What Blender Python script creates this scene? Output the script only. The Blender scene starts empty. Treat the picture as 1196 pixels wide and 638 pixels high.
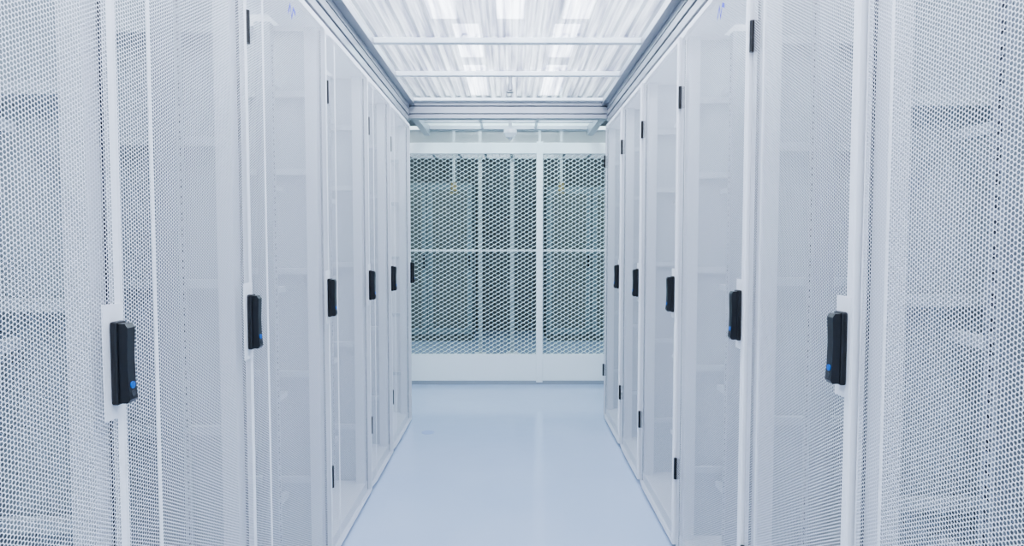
import bpy, math, random
from mathutils import Vector
random.seed(4)
S = bpy.context.scene
C = S.collection

# ------------------------------------------------------------------ materials
def newmat(name):
    m = bpy.data.materials.new(name); m.use_nodes = True
    nt = m.node_tree
    return m, nt, nt.nodes['Principled BSDF'], nt.nodes['Material Output']

def pmat(name, col, rough=0.5, metal=0.0, noise=0.0, nscale=6.0, emit=None, estr=0.0, spec=0.5):
    m, nt, b, o = newmat(name)
    b.inputs['Base Color'].default_value = (*col, 1)
    b.inputs['Roughness'].default_value = rough
    b.inputs['Metallic'].default_value = metal
    b.inputs['Specular IOR Level'].default_value = spec
    if noise > 0:
        tc = nt.nodes.new('ShaderNodeTexCoord')
        n = nt.nodes.new('ShaderNodeTexNoise'); n.inputs['Scale'].default_value = nscale
        n.inputs['Detail'].default_value = 3
        mx = nt.nodes.new('ShaderNodeMix'); mx.data_type = 'RGBA'
        mx.inputs[6].default_value = (*[c*(1-noise) for c in col], 1)
        mx.inputs[7].default_value = (*[min(1, c*(1+noise)) for c in col], 1)
        nt.links.new(tc.outputs['Object'], n.inputs['Vector'])
        nt.links.new(n.outputs['Fac'], mx.inputs[0])
        nt.links.new(mx.outputs[2], b.inputs['Base Color'])
    if emit:
        b.inputs['Emission Color'].default_value = (*emit, 1)
        b.inputs['Emission Strength'].default_value = estr
    return m

def perf_mat(name, col, pitch, rad):
    """painted sheet metal with staggered round holes, driven by metric UVs"""
    m, nt, b, o = newmat(name)
    N = nt.nodes; L = nt.links
    b.inputs['Base Color'].default_value = (*col, 1)
    b.inputs['Roughness'].default_value = 0.45
    uv = N.new('ShaderNodeUVMap')
    cell = (pitch*math.sqrt(3), pitch, 1)
    def dist(off):
        a = N.new('ShaderNodeVectorMath'); a.operation = 'ADD'
        a.inputs[1].default_value = (10*cell[0]+off[0], 10*cell[1]+off[1], 0)
        L.new(uv.outputs['UV'], a.inputs[0])
        md = N.new('ShaderNodeVectorMath'); md.operation = 'MODULO'
        md.inputs[1].default_value = cell
        L.new(a.outputs[0], md.inputs[0])
        sb = N.new('ShaderNodeVectorMath'); sb.operation = 'SUBTRACT'
        sb.inputs[1].default_value = (cell[0]/2, cell[1]/2, 0)
        L.new(md.outputs[0], sb.inputs[0])
        ln = N.new('ShaderNodeVectorMath'); ln.operation = 'LENGTH'
        L.new(sb.outputs[0], ln.inputs[0])
        return ln.outputs['Value']
    mn = N.new('ShaderNodeMath'); mn.operation = 'MINIMUM'
    L.new(dist((0, 0)), mn.inputs[0]); L.new(dist((cell[0]/2, cell[1]/2)), mn.inputs[1])
    gt = N.new('ShaderNodeMath'); gt.operation = 'GREATER_THAN'
    gt.inputs[1].default_value = rad
    L.new(mn.outputs[0], gt.inputs[0])
    L.new(gt.outputs[0], b.inputs['Alpha'])
    return m

PAINT = (0.81, 0.83, 0.87)
m_white = pmat('white_powder_coat', PAINT, 0.42, noise=0.02, nscale=3)
m_frame = pmat('frame_grey_white', (0.66, 0.69, 0.74), 0.45)
m_brace = pmat('brace_grey', (0.50, 0.55, 0.60), 0.5)
m_inner = pmat('inner_panel', (0.41, 0.46, 0.51), 0.5)
m_perf = perf_mat('perforated_steel', (0.80, 0.82, 0.88), 0.0076, 0.0030)
m_perf_r = perf_mat('perforated_steel_rear', (0.48, 0.53, 0.58), 0.0076, 0.0025)
m_rail = pmat('zinc_rail', (0.36, 0.40, 0.45), 0.4, 0.2)
m_dark = pmat('dark_slot', (0.05, 0.055, 0.065), 0.7)
m_slot = pmat('rail_hole', (0.06, 0.07, 0.09), 0.7)
m_seal = pmat('dark_seal', (0.04, 0.05, 0.07), 0.6)
m_black = pmat('black_plastic', (0.008, 0.009, 0.012), 0.32)
m_black2 = pmat('black_plastic_lever', (0.014, 0.016, 0.020), 0.28)
m_blue = pmat('blue_button', (0.01, 0.12, 0.48), 0.3, emit=(0.02, 0.25, 0.8), estr=0.04)
m_label = pmat('blue_marker', (0.04, 0.06, 0.65), 0.5)
m_alu = pmat('aluminium', (0.38, 0.40, 0.44), 0.38, 0.5)
m_alud = pmat('aluminium_groove', (0.10, 0.11, 0.14), 0.5, 0.4)
m_cage = pmat('cage_white', (0.83, 0.88, 0.90), 0.4)
m_mesh = pmat('expanded_metal', (0.66, 0.75, 0.77), 0.45)
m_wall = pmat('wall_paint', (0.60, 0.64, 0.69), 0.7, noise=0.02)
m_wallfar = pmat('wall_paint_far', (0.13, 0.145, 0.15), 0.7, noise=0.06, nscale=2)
m_ceil = pmat('ceiling_paint', (0.80, 0.81, 0.86), 0.8)
m_lamp = pmat('lamp_diffuser', (1, 1, 1), 0.5, emit=(0.95, 0.97, 1.0), estr=3)
m_lamp.cycles.emission_sampling = 'NONE'
m_brass = pmat('brass', (0.30, 0.24, 0.13), 0.4, 0.6)
m_red = pmat('pipe_grey', (0.38, 0.42, 0.44), 0.4, 0.3)
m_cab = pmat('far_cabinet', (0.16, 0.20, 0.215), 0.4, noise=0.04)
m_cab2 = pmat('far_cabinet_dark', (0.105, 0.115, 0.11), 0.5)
m_cable = pmat('cable_grey', (0.25, 0.28, 0.33), 0.6)
m_spot = pmat('floor_mark', (0.32, 0.41, 0.62), 0.2)

m_floor, nt, b, o = newmat('epoxy_floor')
tc = nt.nodes.new('ShaderNodeTexCoord')
n = nt.nodes.new('ShaderNodeTexNoise'); n.inputs['Scale'].default_value = 1.3; n.inputs['Detail'].default_value = 4
cr = nt.nodes.new('ShaderNodeValToRGB')
cr.color_ramp.elements[0].position = 0.3; cr.color_ramp.elements[0].color = (0.38, 0.475, 0.635, 1)
cr.color_ramp.elements[1].position = 0.7; cr.color_ramp.elements[1].color = (0.42, 0.51, 0.665, 1)
nt.links.new(tc.outputs['Object'], n.inputs['Vector']); nt.links.new(n.outputs['Fac'], cr.inputs['Fac'])
nt.links.new(cr.outputs['Color'], b.inputs['Base Color'])
b.inputs['Roughness'].default_value = 0.14
b.inputs['Specular IOR Level'].default_value = 0.7
n2 = nt.nodes.new('ShaderNodeTexNoise'); n2.inputs['Scale'].default_value = 5
bp = nt.nodes.new('ShaderNodeBump'); bp.inputs['Strength'].default_value = 0.03; bp.inputs['Distance'].default_value = 0.05
nt.links.new(tc.outputs['Object'], n2.inputs['Vector']); nt.links.new(n2.outputs['Fac'], bp.inputs['Height'])
nt.links.new(bp.outputs['Normal'], b.inputs['Normal'])

def clear_mat(name, tlf, gl=0.07, col=(0.94, 0.96, 1.0), streak=False):
    m = bpy.data.materials.new(name); m.use_nodes = True
    nt = m.node_tree; nt.nodes.clear(); N = nt.nodes; L = nt.links
    out = N.new('ShaderNodeOutputMaterial')
    t = N.new('ShaderNodeBsdfTransparent'); t.inputs[0].default_value = (*col, 1)
    d = N.new('ShaderNodeBsdfTranslucent'); d.inputs[0].default_value = (0.95, 0.96, 1, 1)
    g = N.new('ShaderNodeBsdfGlossy'); g.inputs['Roughness'].default_value = 0.15
    a = N.new('ShaderNodeMixShader'); a.inputs[0].default_value = tlf
    c = N.new('ShaderNodeMixShader'); c.inputs[0].default_value = gl
    if streak:   # bright and dark light streaks put into the tint, running along the sheet
        tc = N.new('ShaderNodeTexCoord'); mp = N.new('ShaderNodeMapping')
        mp.inputs['Scale'].default_value = (38, 1.4, 1)
        nz = N.new('ShaderNodeTexNoise'); nz.inputs['Scale'].default_value = 1.0; nz.inputs['Detail'].default_value = 3
        rp = N.new('ShaderNodeValToRGB')
        rp.color_ramp.elements[0].position = 0.34; rp.color_ramp.elements[0].color = (0.42, 0.43, 0.52, 1)
        rp.color_ramp.elements[1].position = 0.64; rp.color_ramp.elements[1].color = (0.95, 0.96, 1.0, 1)
        L.new(tc.outputs['Object'], mp.inputs[0]); L.new(mp.outputs[0], nz.inputs['Vector'])
        L.new(nz.outputs['Fac'], rp.inputs[0]); L.new(rp.outputs[0], t.inputs[0]); L.new(rp.outputs[0], d.inputs[0])
    L.new(t.outputs[0], a.inputs[1]); L.new(d.outputs[0], a.inputs[2])
    L.new(a.outputs[0], c.inputs[1]); L.new(g.outputs[0], c.inputs[2])
    L.new(c.outputs[0], out.inputs[0])
    return m
m_poly = clear_mat('polycarbonate', 0.30, streak=True)
m_frost = clear_mat('frosted_panel', 0.5)

# ------------------------------------------------------------------ builder
class MB:
    def __init__(s): s.v = []; s.f = []; s.m = []; s.uv = []; s.mats = []
    def mi(s, m):
        if m not in s.mats: s.mats.append(m)
        return s.mats.index(m)
    def quad(s, pts, m, uvs=None):
        i = len(s.v); s.v += [tuple(p) for p in pts]
        s.f.append(tuple(range(i, i+len(pts)))); s.m.append(s.mi(m))
        s.uv.append(uvs or [(0, 0)]*len(pts))
    def box(s, x0, x1, y0, y1, z0, z1, m):
        i = len(s.v)
        s.v += [(x0,y0,z0),(x1,y0,z0),(x1,y1,z0),(x0,y1,z0),(x0,y0,z1),(x1,y0,z1),(x1,y1,z1),(x0,y1,z1)]
        for f in [(0,3,2,1),(4,5,6,7),(0,1,5,4),(1,2,6,5),(2,3,7,6),(3,0,4,7)]:
            s.f.append(tuple(i+k for k in f)); s.m.append(s.mi(m)); s.uv.append([(0,0)]*4)
    def cyl(s, c, r, h, m, axis='z', n=20, r2=None):
        r2 = r if r2 is None else r2
        i = len(s.v)
        for k in range(n):
            a = 2*math.pi*k/n
            for (rr, hh) in ((r, 0), (r2, h)):
                p = (rr*math.cos(a), rr*math.sin(a), hh)
                if axis == 'x': p = (p[2], p[0], p[1])
                if axis == 'y': p = (p[1], p[2], p[0])
                s.v.append((c[0]+p[0], c[1]+p[1], c[2]+p[2]))
        for k in range(n):
            a0 = i+2*k; b0 = i+2*((k+1) % n)
            s.f.append((a0, b0, b0+1, a0+1)); s.m.append(s.mi(m)); s.uv.append([(0,0)]*4)
        s.f.append(tuple(i+2*k for k in reversed(range(n)))); s.m.append(s.mi(m)); s.uv.append([(0,0)]*n)
        s.f.append(tuple(i+2*k+1 for k in range(n))); s.m.append(s.mi(m)); s.uv.append([(0,0)]*n)
    def mesh(s, name):
        me = bpy.data.meshes.new(name)
        me.from_pydata(s.v, [], s.f)
        for m in s.mats: me.materials.append(m)
        uvl = me.uv_layers.new(name='UVMap')
        for fi, poly in enumerate(me.polygons):
            poly.material_index = s.m[fi]
            for k, l in enumerate(poly.loop_indices):
                uvl.data[l].uv = s.uv[fi][k]
        me.update()
        return me
    def obj(s, name, parent=None, bevel=0, seg=2):
        o = bpy.data.objects.new(name, s.mesh(name)); C.objects.link(o)
        if parent: o.parent = parent
        if bevel:
            bm = o.modifiers.new('bevel', 'BEVEL'); bm.width = bevel; bm.segments = seg; bm.limit_method = 'ANGLE'
        return o

def empty(name, loc=(0,0,0), rz=0):
    e = bpy.data.objects.new(name, None); e.location = loc; e.rotation_euler[2] = rz
    e.empty_display_size = 0.1; C.objects.link(e); return e

# ------------------------------------------------------------------ racks
ZT = 2.245; P = 0.027; D = 1.0; ZD = 2.215
cache = {}
def rack_parts(W):
    key = round(W, 3)
    if key in cache: return cache[key]
    parts = {}
    b = MB()
    b.box(-D+0.02, -0.012, 0.006, W-0.006, 0.0, 0.014, m_seal)
    b.box(-D, 0, 0.003, W-0.003, 0.014, 0.07, m_frame)
    zt0 = 2.20
    b.box(-0.14, 0.004, 0.003, W-0.003, zt0, ZT, m_white)
    b.box(-D, -0.86, 0.003, W-0.003, zt0, ZT, m_white)
    b.box(-0.86, -0.14, 0.003, 0.06, zt0, ZT, m_white)
    b.box(-0.86, -0.14, W-0.06, W-0.003, zt0, ZT, m_white)
    for y0 in (0.004, W-0.049):
        for x0 in (-0.05, -D):
            b.box(x0, x0+0.045, y0, y0+0.045, 0.07, zt0, m_frame)
        for z in (0.36, 0.80, 1.22, 1.62, 1.93):
            b.box(-D+0.045, -0.05, y0+0.012, y0+0.034, z, z+0.024, m_brace)
    # divider sheet between neighbouring cabinets
    b.box(-D+0.05, -0.052, 0.001, 0.003, 0.07, zt0, m_inner)
    parts['cabinet_frame'] = b.mesh('cabinet_frame')
    b = MB()
    for x in (-0.14, -0.82):
        for sgn in (-1, 1):
            yc = W/2 + sgn*0.2425
            b.box(x-0.002, x, yc-0.02, yc+0.02, 0.09, 2.18, m_rail)
            yo = yc - sgn*0.02
            b.box(x-0.06, x, yo-0.001, yo+0.001, 0.09, 2.18, m_rail)
            for k in range(45):
                z = 0.12+k*0.04445
                for dz in (0, 0.0159):
                    b.quad([(x+0.0005, yc-0.005, z+dz), (x+0.0005, yc+0.005, z+dz),
                            (x+0.0005, yc+0.005, z+dz+0.009), (x+0.0005, yc-0.005, z+dz+0.009)], m_slot)
        for z in (0.30, 0.72, 1.15, 1.55, 1.96):
            b.box(x-0.03, x-0.005, 0.03, W/2-0.2225, z, z+0.022, m_brace)
            b.box(x-0.03, x-0.005, W/2+0.2225, W-0.03, z, z+0.022, m_brace)
    # vertical cable ladder at the back of the frame
    for y in (W/2-0.10, W/2+0.08):
        b.box(-0.93, -0.91, y, y+0.018, 0.09, 2.18, m_frame)
    for k in range(13):
        b.box(-0.93, -0.915, W/2-0.10, W/2+0.098, 0.18+k*0.16, 0.195+k*0.16, m_frame)
    parts['mounting_rails'] = b.mesh('mounting_rails')
    # front door
    b = MB()
    z0, z1 = 0.024, ZD
    zb = 0.018
    prof = [(0.004, 0.0, m_white), (0.006, 0.016, m_white), (0.014, 0.018, m_perf), (0.104, P-0.001, m_white),
            (0.115, P, m_perf), (W-0.028, P, m_white), (W-0.010, P, m_white), (W-0.007, P-0.004, m_white), (W-0.007, 0.004, None)]
    for i in range(len(prof)-1):
        u0, p0, m = prof[i]; u1, p1, _ = prof[i+1]
        if m is m_perf:
            zz = [(z0, z0+zb, m_white), (z0+zb, z1-zb, m_perf), (z1-zb, z1, m_white)]
        else:
            zz = [(z0, z1, m_white)]
        for a, c, mm in zz:
            b.quad([(p0, u0, a), (p1, u1, a), (p1, u1, c), (p0, u0, c)], mm,
                   [(u0, a), (u1, a), (u1, c), (u0, c)])
    for z in (z0, z1):
        pts = [(p, u, z) for (u, p, _) in prof]
        b.quad(pts if z == z1 else pts[::-1], m_white)
    b.box(P-0.001, P+0.0015, W-0.066, W-0.008, 1.02, 1.235, m_white)
    # rubber seal in the door gap
    b.box(-0.004, 0.0035, 0.0005, 0.0045, z0, z1, m_seal)
    b.box(-0.004, 0.0035, W-0.006, W-0.001, z0, z1, m_seal)
    parts['door'] = b.mesh('door')
    # rear door
    b = MB()
    for (u0, u1, a, c, mm) in [(0.004, 0.03, z0, z1, m_white), (W-0.03, W-0.004, z0, z1, m_white),
                               (0.03, W-0.03, z0, z0+0.03, m_white), (0.03, W-0.03, z1-0.03, z1, m_white),
                               (0.03, W/2-0.01, z0+0.03, z1-0.03, m_perf_r), (W/2+0.01, W-0.03, z0+0.03, z1-0.03, m_perf_r),
                               (W/2-0.01, W/2+0.01, z0+0.03, z1-0.03, m_white)]:
        x = -D-0.02
        b.quad([(x, u0, a), (x, u1, a), (x, u1, c), (x, u0, c)], mm, [(u0, a), (u1, a), (u1, c), (u0, c)])
    parts['rear_door'] = b.mesh('rear_door')
    b = MB()
    for z in (0.325, 1.915):
        b.box(0.002, 0.016, 0.008, 0.020, z, z+0.088, m_black)
        b.cyl((0.022, 0.0085, z-0.002), 0.0075, 0.092, m_black, n=14)
    parts['hinges'] = b.mesh('hinges')
    cache[key] = parts
    return parts

def handle(parent, W):
    """swing handle: dish, lever, lock barrel, blue push button"""
    b = MB(); zc = 1.125; yc = W-0.034
    x0 = P+0.0015
    b.box(x0, x0+0.014, yc-0.015, yc+0.017, zc-0.078, zc+0.078, m_black)
    b.obj('handle_dish', parent, bevel=0.004)
    b = MB()
    pr = [(zc+0.074, 0.014, 0.026), (zc+0.066, 0.014, 0.031), (zc+0.010, 0.014, 0.029), (zc-0.038, 0.014, 0.030), (zc-0.068, 0.014, 0.033), (zc-0.075, 0.014, 0.028)]
    ya, yb = (yc-0.010, yc+0.014)
    for i in range(len(pr)-1):
        za, a0, a1 = pr[i]; zb_, c0, c1 = pr[i+1]
        b.quad([(x0+a1, ya, za), (x0+c1, ya, zb_), (x0+c1, yb, zb_), (x0+a1, yb, za)], m_black2)
        b.quad([(x0+a0, ya, za), (x0+c0, ya, zb_), (x0+c1, ya, zb_), (x0+a1, ya, za)], m_black2)
        b.quad([(x0+a0, yb, za), (x0+a1, yb, za), (x0+c1, yb, zb_), (x0+c0, yb, zb_)], m_black2)
    b.quad([(x0+0.014, ya, pr[0][0]), (x0+pr[0][2], ya, pr[0][0]), (x0+pr[0][2], yb, pr[0][0]), (x0+0.014, yb, pr[0][0])], m_black2)
    b.quad([(x0+0.014, ya, pr[-1][0]), (x0+0.014, yb, pr[-1][0]), (x0+pr[-1][2], yb, pr[-1][0]), (x0+pr[-1][2], ya, pr[-1][0])], m_black2)
    b.cyl((x0+0.029, yc+0.002, zc-0.042), 0.0068, 0.0032, m_blue, axis='x')
    b.cyl((x0+0.028, yc+0.002, zc-0.058), 0.006, 0.0055, m_dark, axis='x')
    b.obj('handle_lever', parent)

def add_rack(origin, rz, W, label=None, seed=0):
    e = empty('server_rack', origin, rz)
    for k, me in rack_parts(W).items():
        o = bpy.data.objects.new(k, me); C.objects.link(o); o.parent = e
    handle(e, W)
    if label is not None:
        b = MB(); y = label; z = 2.095; x = P+0.0012
        for (a0, b0, a1, b1) in [(0,0.01,0.02,0.045),(0.02,0.045,0.034,0.004),(0.034,0.004,0.05,0.042),(0.05,0.042,0.072,0.03)]:
            b.quad([(x, y+a0, z+b0), (x, y+a1, z+b1), (x, y+a1, z+b1+0.015), (x, y+a0, z+b0+0.015)], m_label)
        b.obj('marker_label', e)
    r = random.Random(seed)
    b = MB()
    for k in range(3):
        y = r.choice([0.09, W-0.09]) + r.uniform(-.02, .02)
        b.cyl((-0.9+r.uniform(-.02, .04), y, 0.08), 0.007, 2.0, m_cable, n=8)
    b.obj('power_cables', e)
    return e

WL, WR = 0.767, 0.738
Lb = [-0.42, 0.41, 1.21, 1.82, 2.60, 3.35, 3.965, 4.72]
Rb = [-0.30, 0.50, 1.305, 1.915, 2.71, 3.475, 4.105, 4.84]
for i in range(len(Lb)-1):
    add_rack((-WL, Lb[i], 0), 0, Lb[i+1]-Lb[i], label=0.33 if i == 3 else None, seed=i)
for i in range(len(Rb)-1):
    add_rack((WR, Rb[i+1], 0), math.pi, Rb[i+1]-Rb[i], label=0.50 if i == 3 else None, seed=20+i)
b = MB(); b.box(-WL-D, -WL+0.003, 4.724, 4.747, 0, ZT, m_white); b.obj('rack_end_panel', bevel=0.003)
b = MB(); b.box(WR-0.003, WR+D, 4.844, 4.867, 0, ZT, m_white); b.obj('rack_end_panel', bevel=0.003)

# ------------------------------------------------------------------ containment roof
roof = empty('aisle_containment_roof')
Y0, Y1 = -0.5, 4.84
b = MB()
for sx, xin in ((-1, -0.765), (1, 0.735)):
    def bx(a, c, z0, z1, m):
        xs = sorted((xin - sx*a, xin - sx*c)); b.box(xs[0], xs[1], Y0, Y1, z0, z1, m)
    bx(-0.10, -0.02, ZT+0.001, 2.275, m_alud)
    bx(-0.10, 0.000, 2.262, 2.300, m_alu)
    bx(-0.10, -0.008, 2.300, 2.308, m_alud)
    bx(-0.10, 0.004, 2.308, 2.345, m_alu)
    bx(-0.10, -0.006, 2.345, 2.352, m_alud)
    bx(-0.10, 0.004, 2.352, 2.385, m_alu)
    bx(-0.10, 0.045, 2.385, 2.425, m_alu)
b.obj('side_rail', roof, bevel=0.002)
b = MB()
b.box(-0.86, 0.83, 4.84, 4.92, 2.285, 2.315, m_alu)
b.box(-0.86, 0.83, 4.847, 4.92, 2.315, 2.322, m_alud)
b.box(-0.86, 0.83, 4.838, 4.92, 2.322, 2.372, m_alu)
b.box(-0.86, 0.83, 4.847, 4.92, 2.372, 2.379, m_alud)
b.box(-0.86, 0.83, 4.836, 4.92, 2.379, 2.425, m_alu)
b.obj('end_beam', roof, bevel=0.002)
b = MB()
bars = [3.42+0.66*k for k in range(-6, 2)]
for y in bars:
    b.box(-0.73, 0.70, y-0.02, y+0.02, 2.402, 2.430, m_cage)
b.box(-0.73, 0.70, 4.79, 4.835, 2.407, 2.43, m_cage)
b.obj('cross_bar', roof, bevel=0.002)
b = MB()
pts = []
x = -0.74; pitch = 0.076
while x < 0.71:
    for dx, dz in ((0, 0), (0.022, 0), (0.032, 0.016), (0.060, 0.016), (0.070, 0)):
        if x+dx < 0.715: pts.append((x+dx, dz))
    x += pitch
edges = [Y0]+[q for q in bars if q > Y0+0.1]+[Y1-0.003]
for j in range(len(edges)-1):
    ya, yb = edges[j]-0.02, edges[j+1]+0.02
    zb = 2.436 + (j % 2)*0.003
    for i in range(len(pts)-1):
        (xa, za), (xb, zc) = pts[i], pts[i+1]
        b.quad([(xa, ya, zb+za), (xb, ya, zb+zc), (xb, yb, zb+zc), (xa, yb, zb+za)], m_poly)
b.obj('corrugated_sheet', roof)

froof = empty('vestibule_roof')
b = MB()
YC = 5.98
for xa, xb in ((-0.80, -0.745), (0.715, 0.77)):
    b.box(xa, xb, 4.92, YC-0.03, 2.34, 2.425, m_alu)
for y in (5.20, 5.56, 5.90):
    b.box(-0.745, 0.715, y, y+0.035, 2.39, 2.425, m_alu)
for x in (-0.27, 0.22):
    b.box(x, x+0.025, 4.92, 5.95, 2.40, 2.425, m_cage)
b.obj('roof_frame', froof, bevel=0.002)
b = MB(); b.quad([(-0.80, 4.92, 2.43), (0.77, 4.92, 2.43), (0.77, YC, 2.43), (-0.80, YC, 2.43)], m_frost)
b.obj('roof_panel', froof)

# ------------------------------------------------------------------ cage partition
cage = empty('mesh_cage_partition')
b = MB()
X0, X1 = -2.58, 2.58
posts = [-2.24, -0.975, 0.275, 1.525, 2.555]
b.box(X0, X1, YC-0.025, YC+0.025, 2.175, 2.275, m_cage)
b.box(X0, X1, YC-0.022, YC+0.022, 0.035, 0.285, m_cage)
b.box(X0, X1, YC-0.018, YC+0.018, 0.0, 0.035, m_rail)
b.box(X0, X1, YC+0.008, YC+0.030, 1.260, 1.280, m_cage)
b.box(X0, X1, YC-0.02, YC+0.02, 2.395, 2.43, m_cage)
for x in posts:
    b.box(x-0.03, x+0.03, YC-0.030, YC+0.030, 0.02, 2.285, m_cage)
    b.box(x-0.012, x+0.012, YC-0.018, YC+0.018, 2.275, 2.40, m_cage)
b.obj('cage_frame', cage, bevel=0.003)
b = MB(); b.quad([(X0, YC, 2.275), (X1, YC, 2.275), (X1, YC, 2.395), (X0, YC, 2.395)], m_frost); b.obj('top_glazing', cage)
b = MB()
cw, ch, st = 0.064, 0.0195, 0.0028
yy = YC-0.006
def strand(xa, za, xb, zb_):
    L_ = math.hypot(xb-xa, zb_-za); nx, nz = -(zb_-za)/L_*st, (xb-xa)/L_*st
    b.quad([(xa-nx, yy-0.006, za-nz), (xb-nx, yy-0.006, zb_-nz), (xb+nx, yy+0.003, zb_+nz), (xa+nx, yy+0.003, za+nz)], m_mesh)
for i in range(len(posts)-1):
    xa, xb = posts[i]+0.02, posts[i+1]-0.02
    nc = int((xb-xa)/cw); w = (xb-xa)/nc
    nr = int((2.18-0.275)/ch)
    for r in range(nr+1):
        z = 0.275+r*ch; off = 0 if r % 2 == 0 else 0.5
        for c in range(nc):
            x = xa+(c+off)*w
            strand(x-0.11*w, z, x+0.11*w, z)
            if r < nr:
                strand(x+0.10*w, z, x+0.40*w, z+ch)
                strand(x-0.10*w, z, x-0.40*w, z+ch)
b.obj('expanded_mesh', cage)

# ------------------------------------------------------------------ far side of the cage
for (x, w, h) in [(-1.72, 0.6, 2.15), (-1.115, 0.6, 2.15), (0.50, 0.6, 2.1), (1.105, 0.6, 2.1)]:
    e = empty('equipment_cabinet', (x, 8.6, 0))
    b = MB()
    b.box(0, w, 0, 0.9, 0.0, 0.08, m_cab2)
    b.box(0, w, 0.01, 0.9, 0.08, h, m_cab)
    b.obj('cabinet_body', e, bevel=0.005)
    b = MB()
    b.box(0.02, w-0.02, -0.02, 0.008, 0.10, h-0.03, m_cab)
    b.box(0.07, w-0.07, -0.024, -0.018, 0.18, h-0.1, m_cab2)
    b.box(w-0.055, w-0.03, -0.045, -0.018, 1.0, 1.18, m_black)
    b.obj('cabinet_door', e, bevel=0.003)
for x in (-0.62, 0.56):
    e = empty('sprinkler_pipe', (x, 7.0, 0)); b = MB()
    b.cyl((0, 0, 2.0), 0.018, 1.1, m_red)
    b.cyl((0, 0, 1.91), 0.035, 0.09, m_brass)
    b.cyl((0, 0, 1.88), 0.05, 0.015, m_brass)
    b.obj('pipe_with_valve', e)
for x in (-0.36, 0.02):
    e = empty('support_column', (x, 7.6, 0)); b = MB()
    b.box(-0.022, 0.022, -0.022, 0.022, 0, 3.1, m_red); b.box(-0.07, 0.07, -0.07, 0.07, 0, 0.012, m_frame)
    b.obj('column_profile', e, bevel=0.004)
e = empty('cable_tray', (0, 7.3, 2.35)); b = MB()
b.box(-2.4, 2.4, 0, 0.015, 0, 0.06, m_alu); b.box(-2.4, 2.4, 0.35, 0.365, 0, 0.06, m_alu)
for k in range(17): b.box(-2.4+k*0.3, -2.37+k*0.3, 0, 0.36, 0.0, 0.012, m_alu)
for x in (-2.0, 2.0): b.box(x, x+0.02, 0.17, 0.19, 0.0, 0.75, m_alu)
b.obj('tray_ladder', e)

# ------------------------------------------------------------------ room shell
XW = 2.6; YN, YF = -2.2, 9.6; ZC = 3.1
def shell(name, *a, m):
    b = MB(); b.box(*a, m); return b.obj(name)
shell('floor', -XW-0.1, XW+0.1, YN-0.1, YF+0.1, -0.1, 0, m=m_floor)
shell('ceiling', -XW-0.1, XW+0.1, YN-0.1, YF+0.1, ZC, ZC+0.1, m=m_ceil)
shell('wall_left', -XW-0.1, -XW, YN, YF, 0, ZC, m=m_wall)
shell('wall_right', XW, XW+0.1, YN, YF, 0, ZC, m=m_wall)
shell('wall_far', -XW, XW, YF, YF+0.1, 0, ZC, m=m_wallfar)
shell('wall_near', -XW, XW, YN-0.1, YN, 0, ZC, m=m_wall)

b = MB(); b.cyl((-0.585, 4.44, 0.0), 0.045, 0.0012, m_spot, n=32); b.obj('floor_grommet')

e = empty('smoke_detector', (0.0, 5.3, 2.27)); b = MB()
b.box(-0.014, 0.014, -0.014, 0.014, 0.0, 0.16, m_alu)
b.cyl((0, 0, -0.02), 0.055, 0.03, m_frame, n=28)
b.cyl((0, 0, -0.055), 0.034, 0.036, m_cage, n=28, r2=0.055)
b.cyl((0, 0, -0.075), 0.014, 0.02, m_frame, n=16)
b.obj('detector_body', e)
e = empty('sprinkler_head', (0.0, 4.08, 2.33)); b = MB()
b.cyl((0, 0, 0.02), 0.010, 0.085, m_alu); b.cyl((0, 0, -0.015), 0.016, 0.035, m_alu)
b.cyl((0, 0, -0.03), 0.022, 0.004, m_alu); b.cyl((0, 0, -0.03), 0.003, 0.02, m_alu)
b.obj('sprinkler_body', e)

# ------------------------------------------------------------------ lamps
def lamp(x, ya, yb, w, power, col):
    e = empty('ceiling_light', (x, (ya+yb)/2, ZC)); L = (yb-ya)/2
    b = MB()
    b.box(-w/2-0.02, w/2+0.02, -L-0.02, L+0.02, -0.045, 0, m_cage)
    b.obj('lamp_housing', e, bevel=0.004)
    b = MB(); b.box(-w/2, w/2, -L, L, -0.055, -0.046, m_lamp); b.obj('lamp_diffuser', e)
    ld = bpy.data.lights.new('lamp_light', 'AREA'); ld.shape = 'RECTANGLE'; ld.size = w; ld.size_y = yb-ya
    ld.energy = power; ld.color = col
    lo = bpy.data.objects.new('lamp_light', ld); C.objects.link(lo); lo.parent = e; lo.location = (0, 0, -0.06)
cool = (0.93, 0.97, 1.0)
for x in (-0.50, 0.0, 0.50):
    lamp(x, -1.6, 1.8, 0.2, 42, cool)
    lamp(x, 1.95, 4.9, 0.2, 34, cool)
for x in (-0.35, 0.45):
    lamp(x, 5.05, 5.9, 0.2, 13, (0.64, 0.98, 1.0))
    lamp(x, 6.2, 7.4, 0.2, 8, (0.74, 0.98, 1.0))
for x in (-2.1, 2.1):
    lamp(x, -1.6, 4.6, 0.4, 90, (0.86, 0.96, 1.0))
    lamp(x, 6.3, 8.2, 0.4, 13, (0.64, 1.0, 1.0))

# ------------------------------------------------------------------ world, camera
w = bpy.data.worlds.new('world'); S.world = w; w.use_nodes = True
w.node_tree.nodes['Background'].inputs[0].default_value = (0.75, 0.85, 1, 1)
w.node_tree.nodes['Background'].inputs[1].default_value = 0.6
cam = bpy.data.cameras.new('camera'); co = bpy.data.objects.new('camera', cam); C.objects.link(co)
cam.sensor_width = 36; cam.lens = 36*740/1196; cam.clip_start = 0.02
co.location = (0, 0, 1.35)
co.rotation_euler = (math.radians(90-2.79), 0, math.radians(-0.155))
S.camera = co
S.view_settings.view_transform = 'AgX'
S.view_settings.look = 'AgX - Medium High Contrast'
S.view_settings.exposure = 0.08
